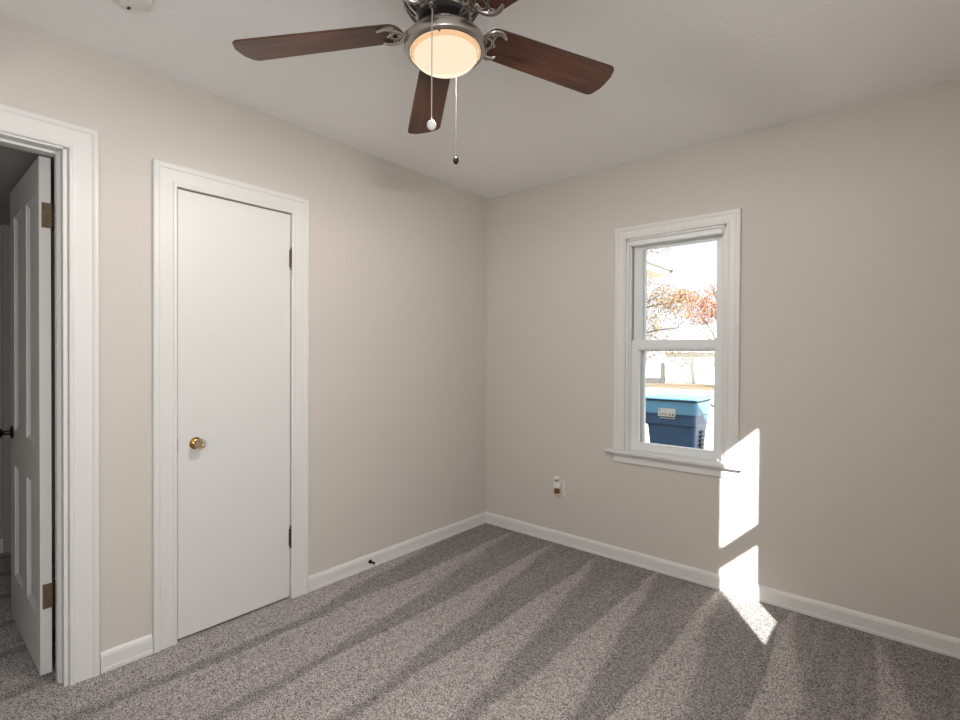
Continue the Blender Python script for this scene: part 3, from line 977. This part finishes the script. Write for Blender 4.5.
# ------------------------------------------------------------------ trees
def leaves(mb, pts, size):
    for p in pts:
        s = size * random.uniform(0.6, 1.3)
        e = Euler((random.uniform(-1.2, 1.2), random.uniform(-1.2, 1.2), random.uniform(0, 6.28))).to_matrix()
        q = [p + e @ Vector(v) for v in ((-s / 2, 0, 0), (0, -s / 3, s * 0.08), (s / 2, 0, 0), (0, s / 3, s * 0.08))]
        mb.quad(*q)


def tree(name, base, h, limbs, blobs, n, size, leaf, label, group=None):
    root = empty(name, base)
    tag(root, label, 'tree', group)
    B = Vector(base)
    mb = MB()
    tp = smooth_path([B - B + Vector((0, 0, -0.1)), Vector((0.12, 0.05, h * 0.35)), Vector((-0.05, 0.0, h * 0.7)), Vector((0.1, 0.1, h))], 5)
    k = len(tp) - 1
    mb.tube(tp, [0.17 * (1 - 0.85 * i / k) for i in range(k + 1)], 10)
    tk = mb.build('trunk', M['bark'], root, smooth=True)
    for (z0, tip) in limbs:
        t = Vector(tip) - B
        s = Vector((0, 0, z0))
        mid = s.lerp(t, 0.5) + Vector((random.uniform(-.2, .2), random.uniform(-.2, .2), 0.25))
        pth = smooth_path([s, mid, t], 6)
        mb = MB().tube(pth, [0.055 * (1 - 0.85 * i / (len(pth) - 1)) for i in range(len(pth))], 7)
        for q in range(4):
            i0 = random.randrange(3, len(pth) - 1)
            d = Vector((random.uniform(-1, 1), random.uniform(-1, 1), random.uniform(-0.6, 0.7))) * 0.9
            mb.tube([pth[i0], pth[i0] + d * 0.5 + Vector((0, 0, 0.1)), pth[i0] + d], [0.02, 0.012, 0.004], 6)
        mb.build('branch', M['bark'], root, smooth=True)
    mb = MB()
    pts = []
    tot = sum(b[3] for b in blobs)
    for (bx, by, bz, wt, rx, rz) in blobs:
        for _ in range(int(n * wt / tot)):
            while True:
                v = Vector((random.uniform(-1, 1), random.uniform(-1, 1), random.uniform(-1, 1)))
                if v.length < 1:
                    break
            pts.append(Vector((bx, by, bz)) - B + Vector((v.x * rx, v.y * rx, v.z * rz)))
    leaves(mb, pts, size)
    mb.build('foliage', leaf, root)
    return root


tree('maple_tree', (-5.6, 13.5, GZ), 5.2,
     [(1.9, (-3.4, 13.0, 3.3)), (2.4, (-3.0, 13.2, 3.0)), (1.6, (-3.6, 13.6, 1.5)), (2.9, (-3.9, 12.6, 4.4)), (3.4, (-6.8, 13.8, 5.0)), (1.7, (-3.1, 13.9, 2.2))],
     [(-4.2, 13.4, 3.2, 4, 0.9, 0.8), (-3.4, 13.2, 3.1, 2.6, 0.6, 0.45), (-4.1, 13.3, 1.9, 2.2, 0.5, 0.8), (-3.4, 13.4, 1.5, 1.2, 0.55, 0.25),
      (-3.0, 13.0, 2.9, 1.4, 0.5, 0.4), (-3.9, 13.0, 4.9, 1.6, 0.8, 0.4), (-6.3, 13.6, 4.6, 3, 1.3, 1.2), (-3.6, 13.1, 2.4, 1.5, 0.8, 0.6)],
     3600, 0.07, M['leaf_gold'], 'golden-leaved tree nearest the house, branches hanging across the upper pane')
tree('oak_tree', (-4.6, 23.5, GZ), 4.6,
     [(2.0, (-5.8, 23.2, 3.6)), (2.4, (-4.0, 23.3, 4.0)), (1.9, (-6.0, 23.5, 2.9)), (2.6, (-4.9, 23.0, 4.8))],
     [(-5.5, 23.4, 3.5, 4, 0.9, 0.75), (-4.7, 23.4, 4.0, 3, 1.1, 0.8), (-6.2, 23.3, 4.3, 2.0, 0.7, 0.4), (-4.2, 23.3, 3.4, 2, 0.9, 0.8)],
     2300, 0.11, M['leaf_rust'], 'rust-coloured tree in front of the garage at right of the upper pane')

# fallen branch and leaves beside the cart
fb = MB()
fb.tube(smooth_path([(-2.45, 12.2, GZ + 0.03), (-2.1, 12.3, GZ + 0.22), (-1.6, 12.1, GZ + 0.12), (-1.0, 12.2, GZ + 0.04)]), 0.035, 7)
fb.tube([(-2.1, 12.3, GZ + 0.2), (-1.9, 12.25, GZ + 0.45), (-1.6, 12.2, GZ + 0.5)], [0.03, 0.02, 0.008], 6)
fb.tube([(-1.9, 12.2, GZ + 0.16), (-1.7, 12.6, GZ + 0.3)], [0.02, 0.008], 6)
tag(fb.build('fallen_branch', M['bark']), 'fallen branch on the lawn beyond the cart', 'branch')
mb = MB()
pts = [Vector((random.uniform(-1.0, 2.6), random.uniform(5.4, 12.5), GZ + random.uniform(0.025, 0.05))) for _ in range(700)]
for p_ in pts:
    s = random.uniform(0.04, 0.09)
    e = Euler((random.uniform(-.4, .4), random.uniform(-.4, .4), random.uniform(0, 6.28))).to_matrix()
    mb.quad(*[p_ + e @ Vector(v) for v in ((-s / 2, 0, 0), (0, -s / 3, 0), (s / 2, 0, 0), (0, s / 3, 0))])
tag(mb.build('fallen_leaves', M['leaf_dry']), 'fallen red and brown leaves scattered over the lawn', 'leaves', kind='stuff')
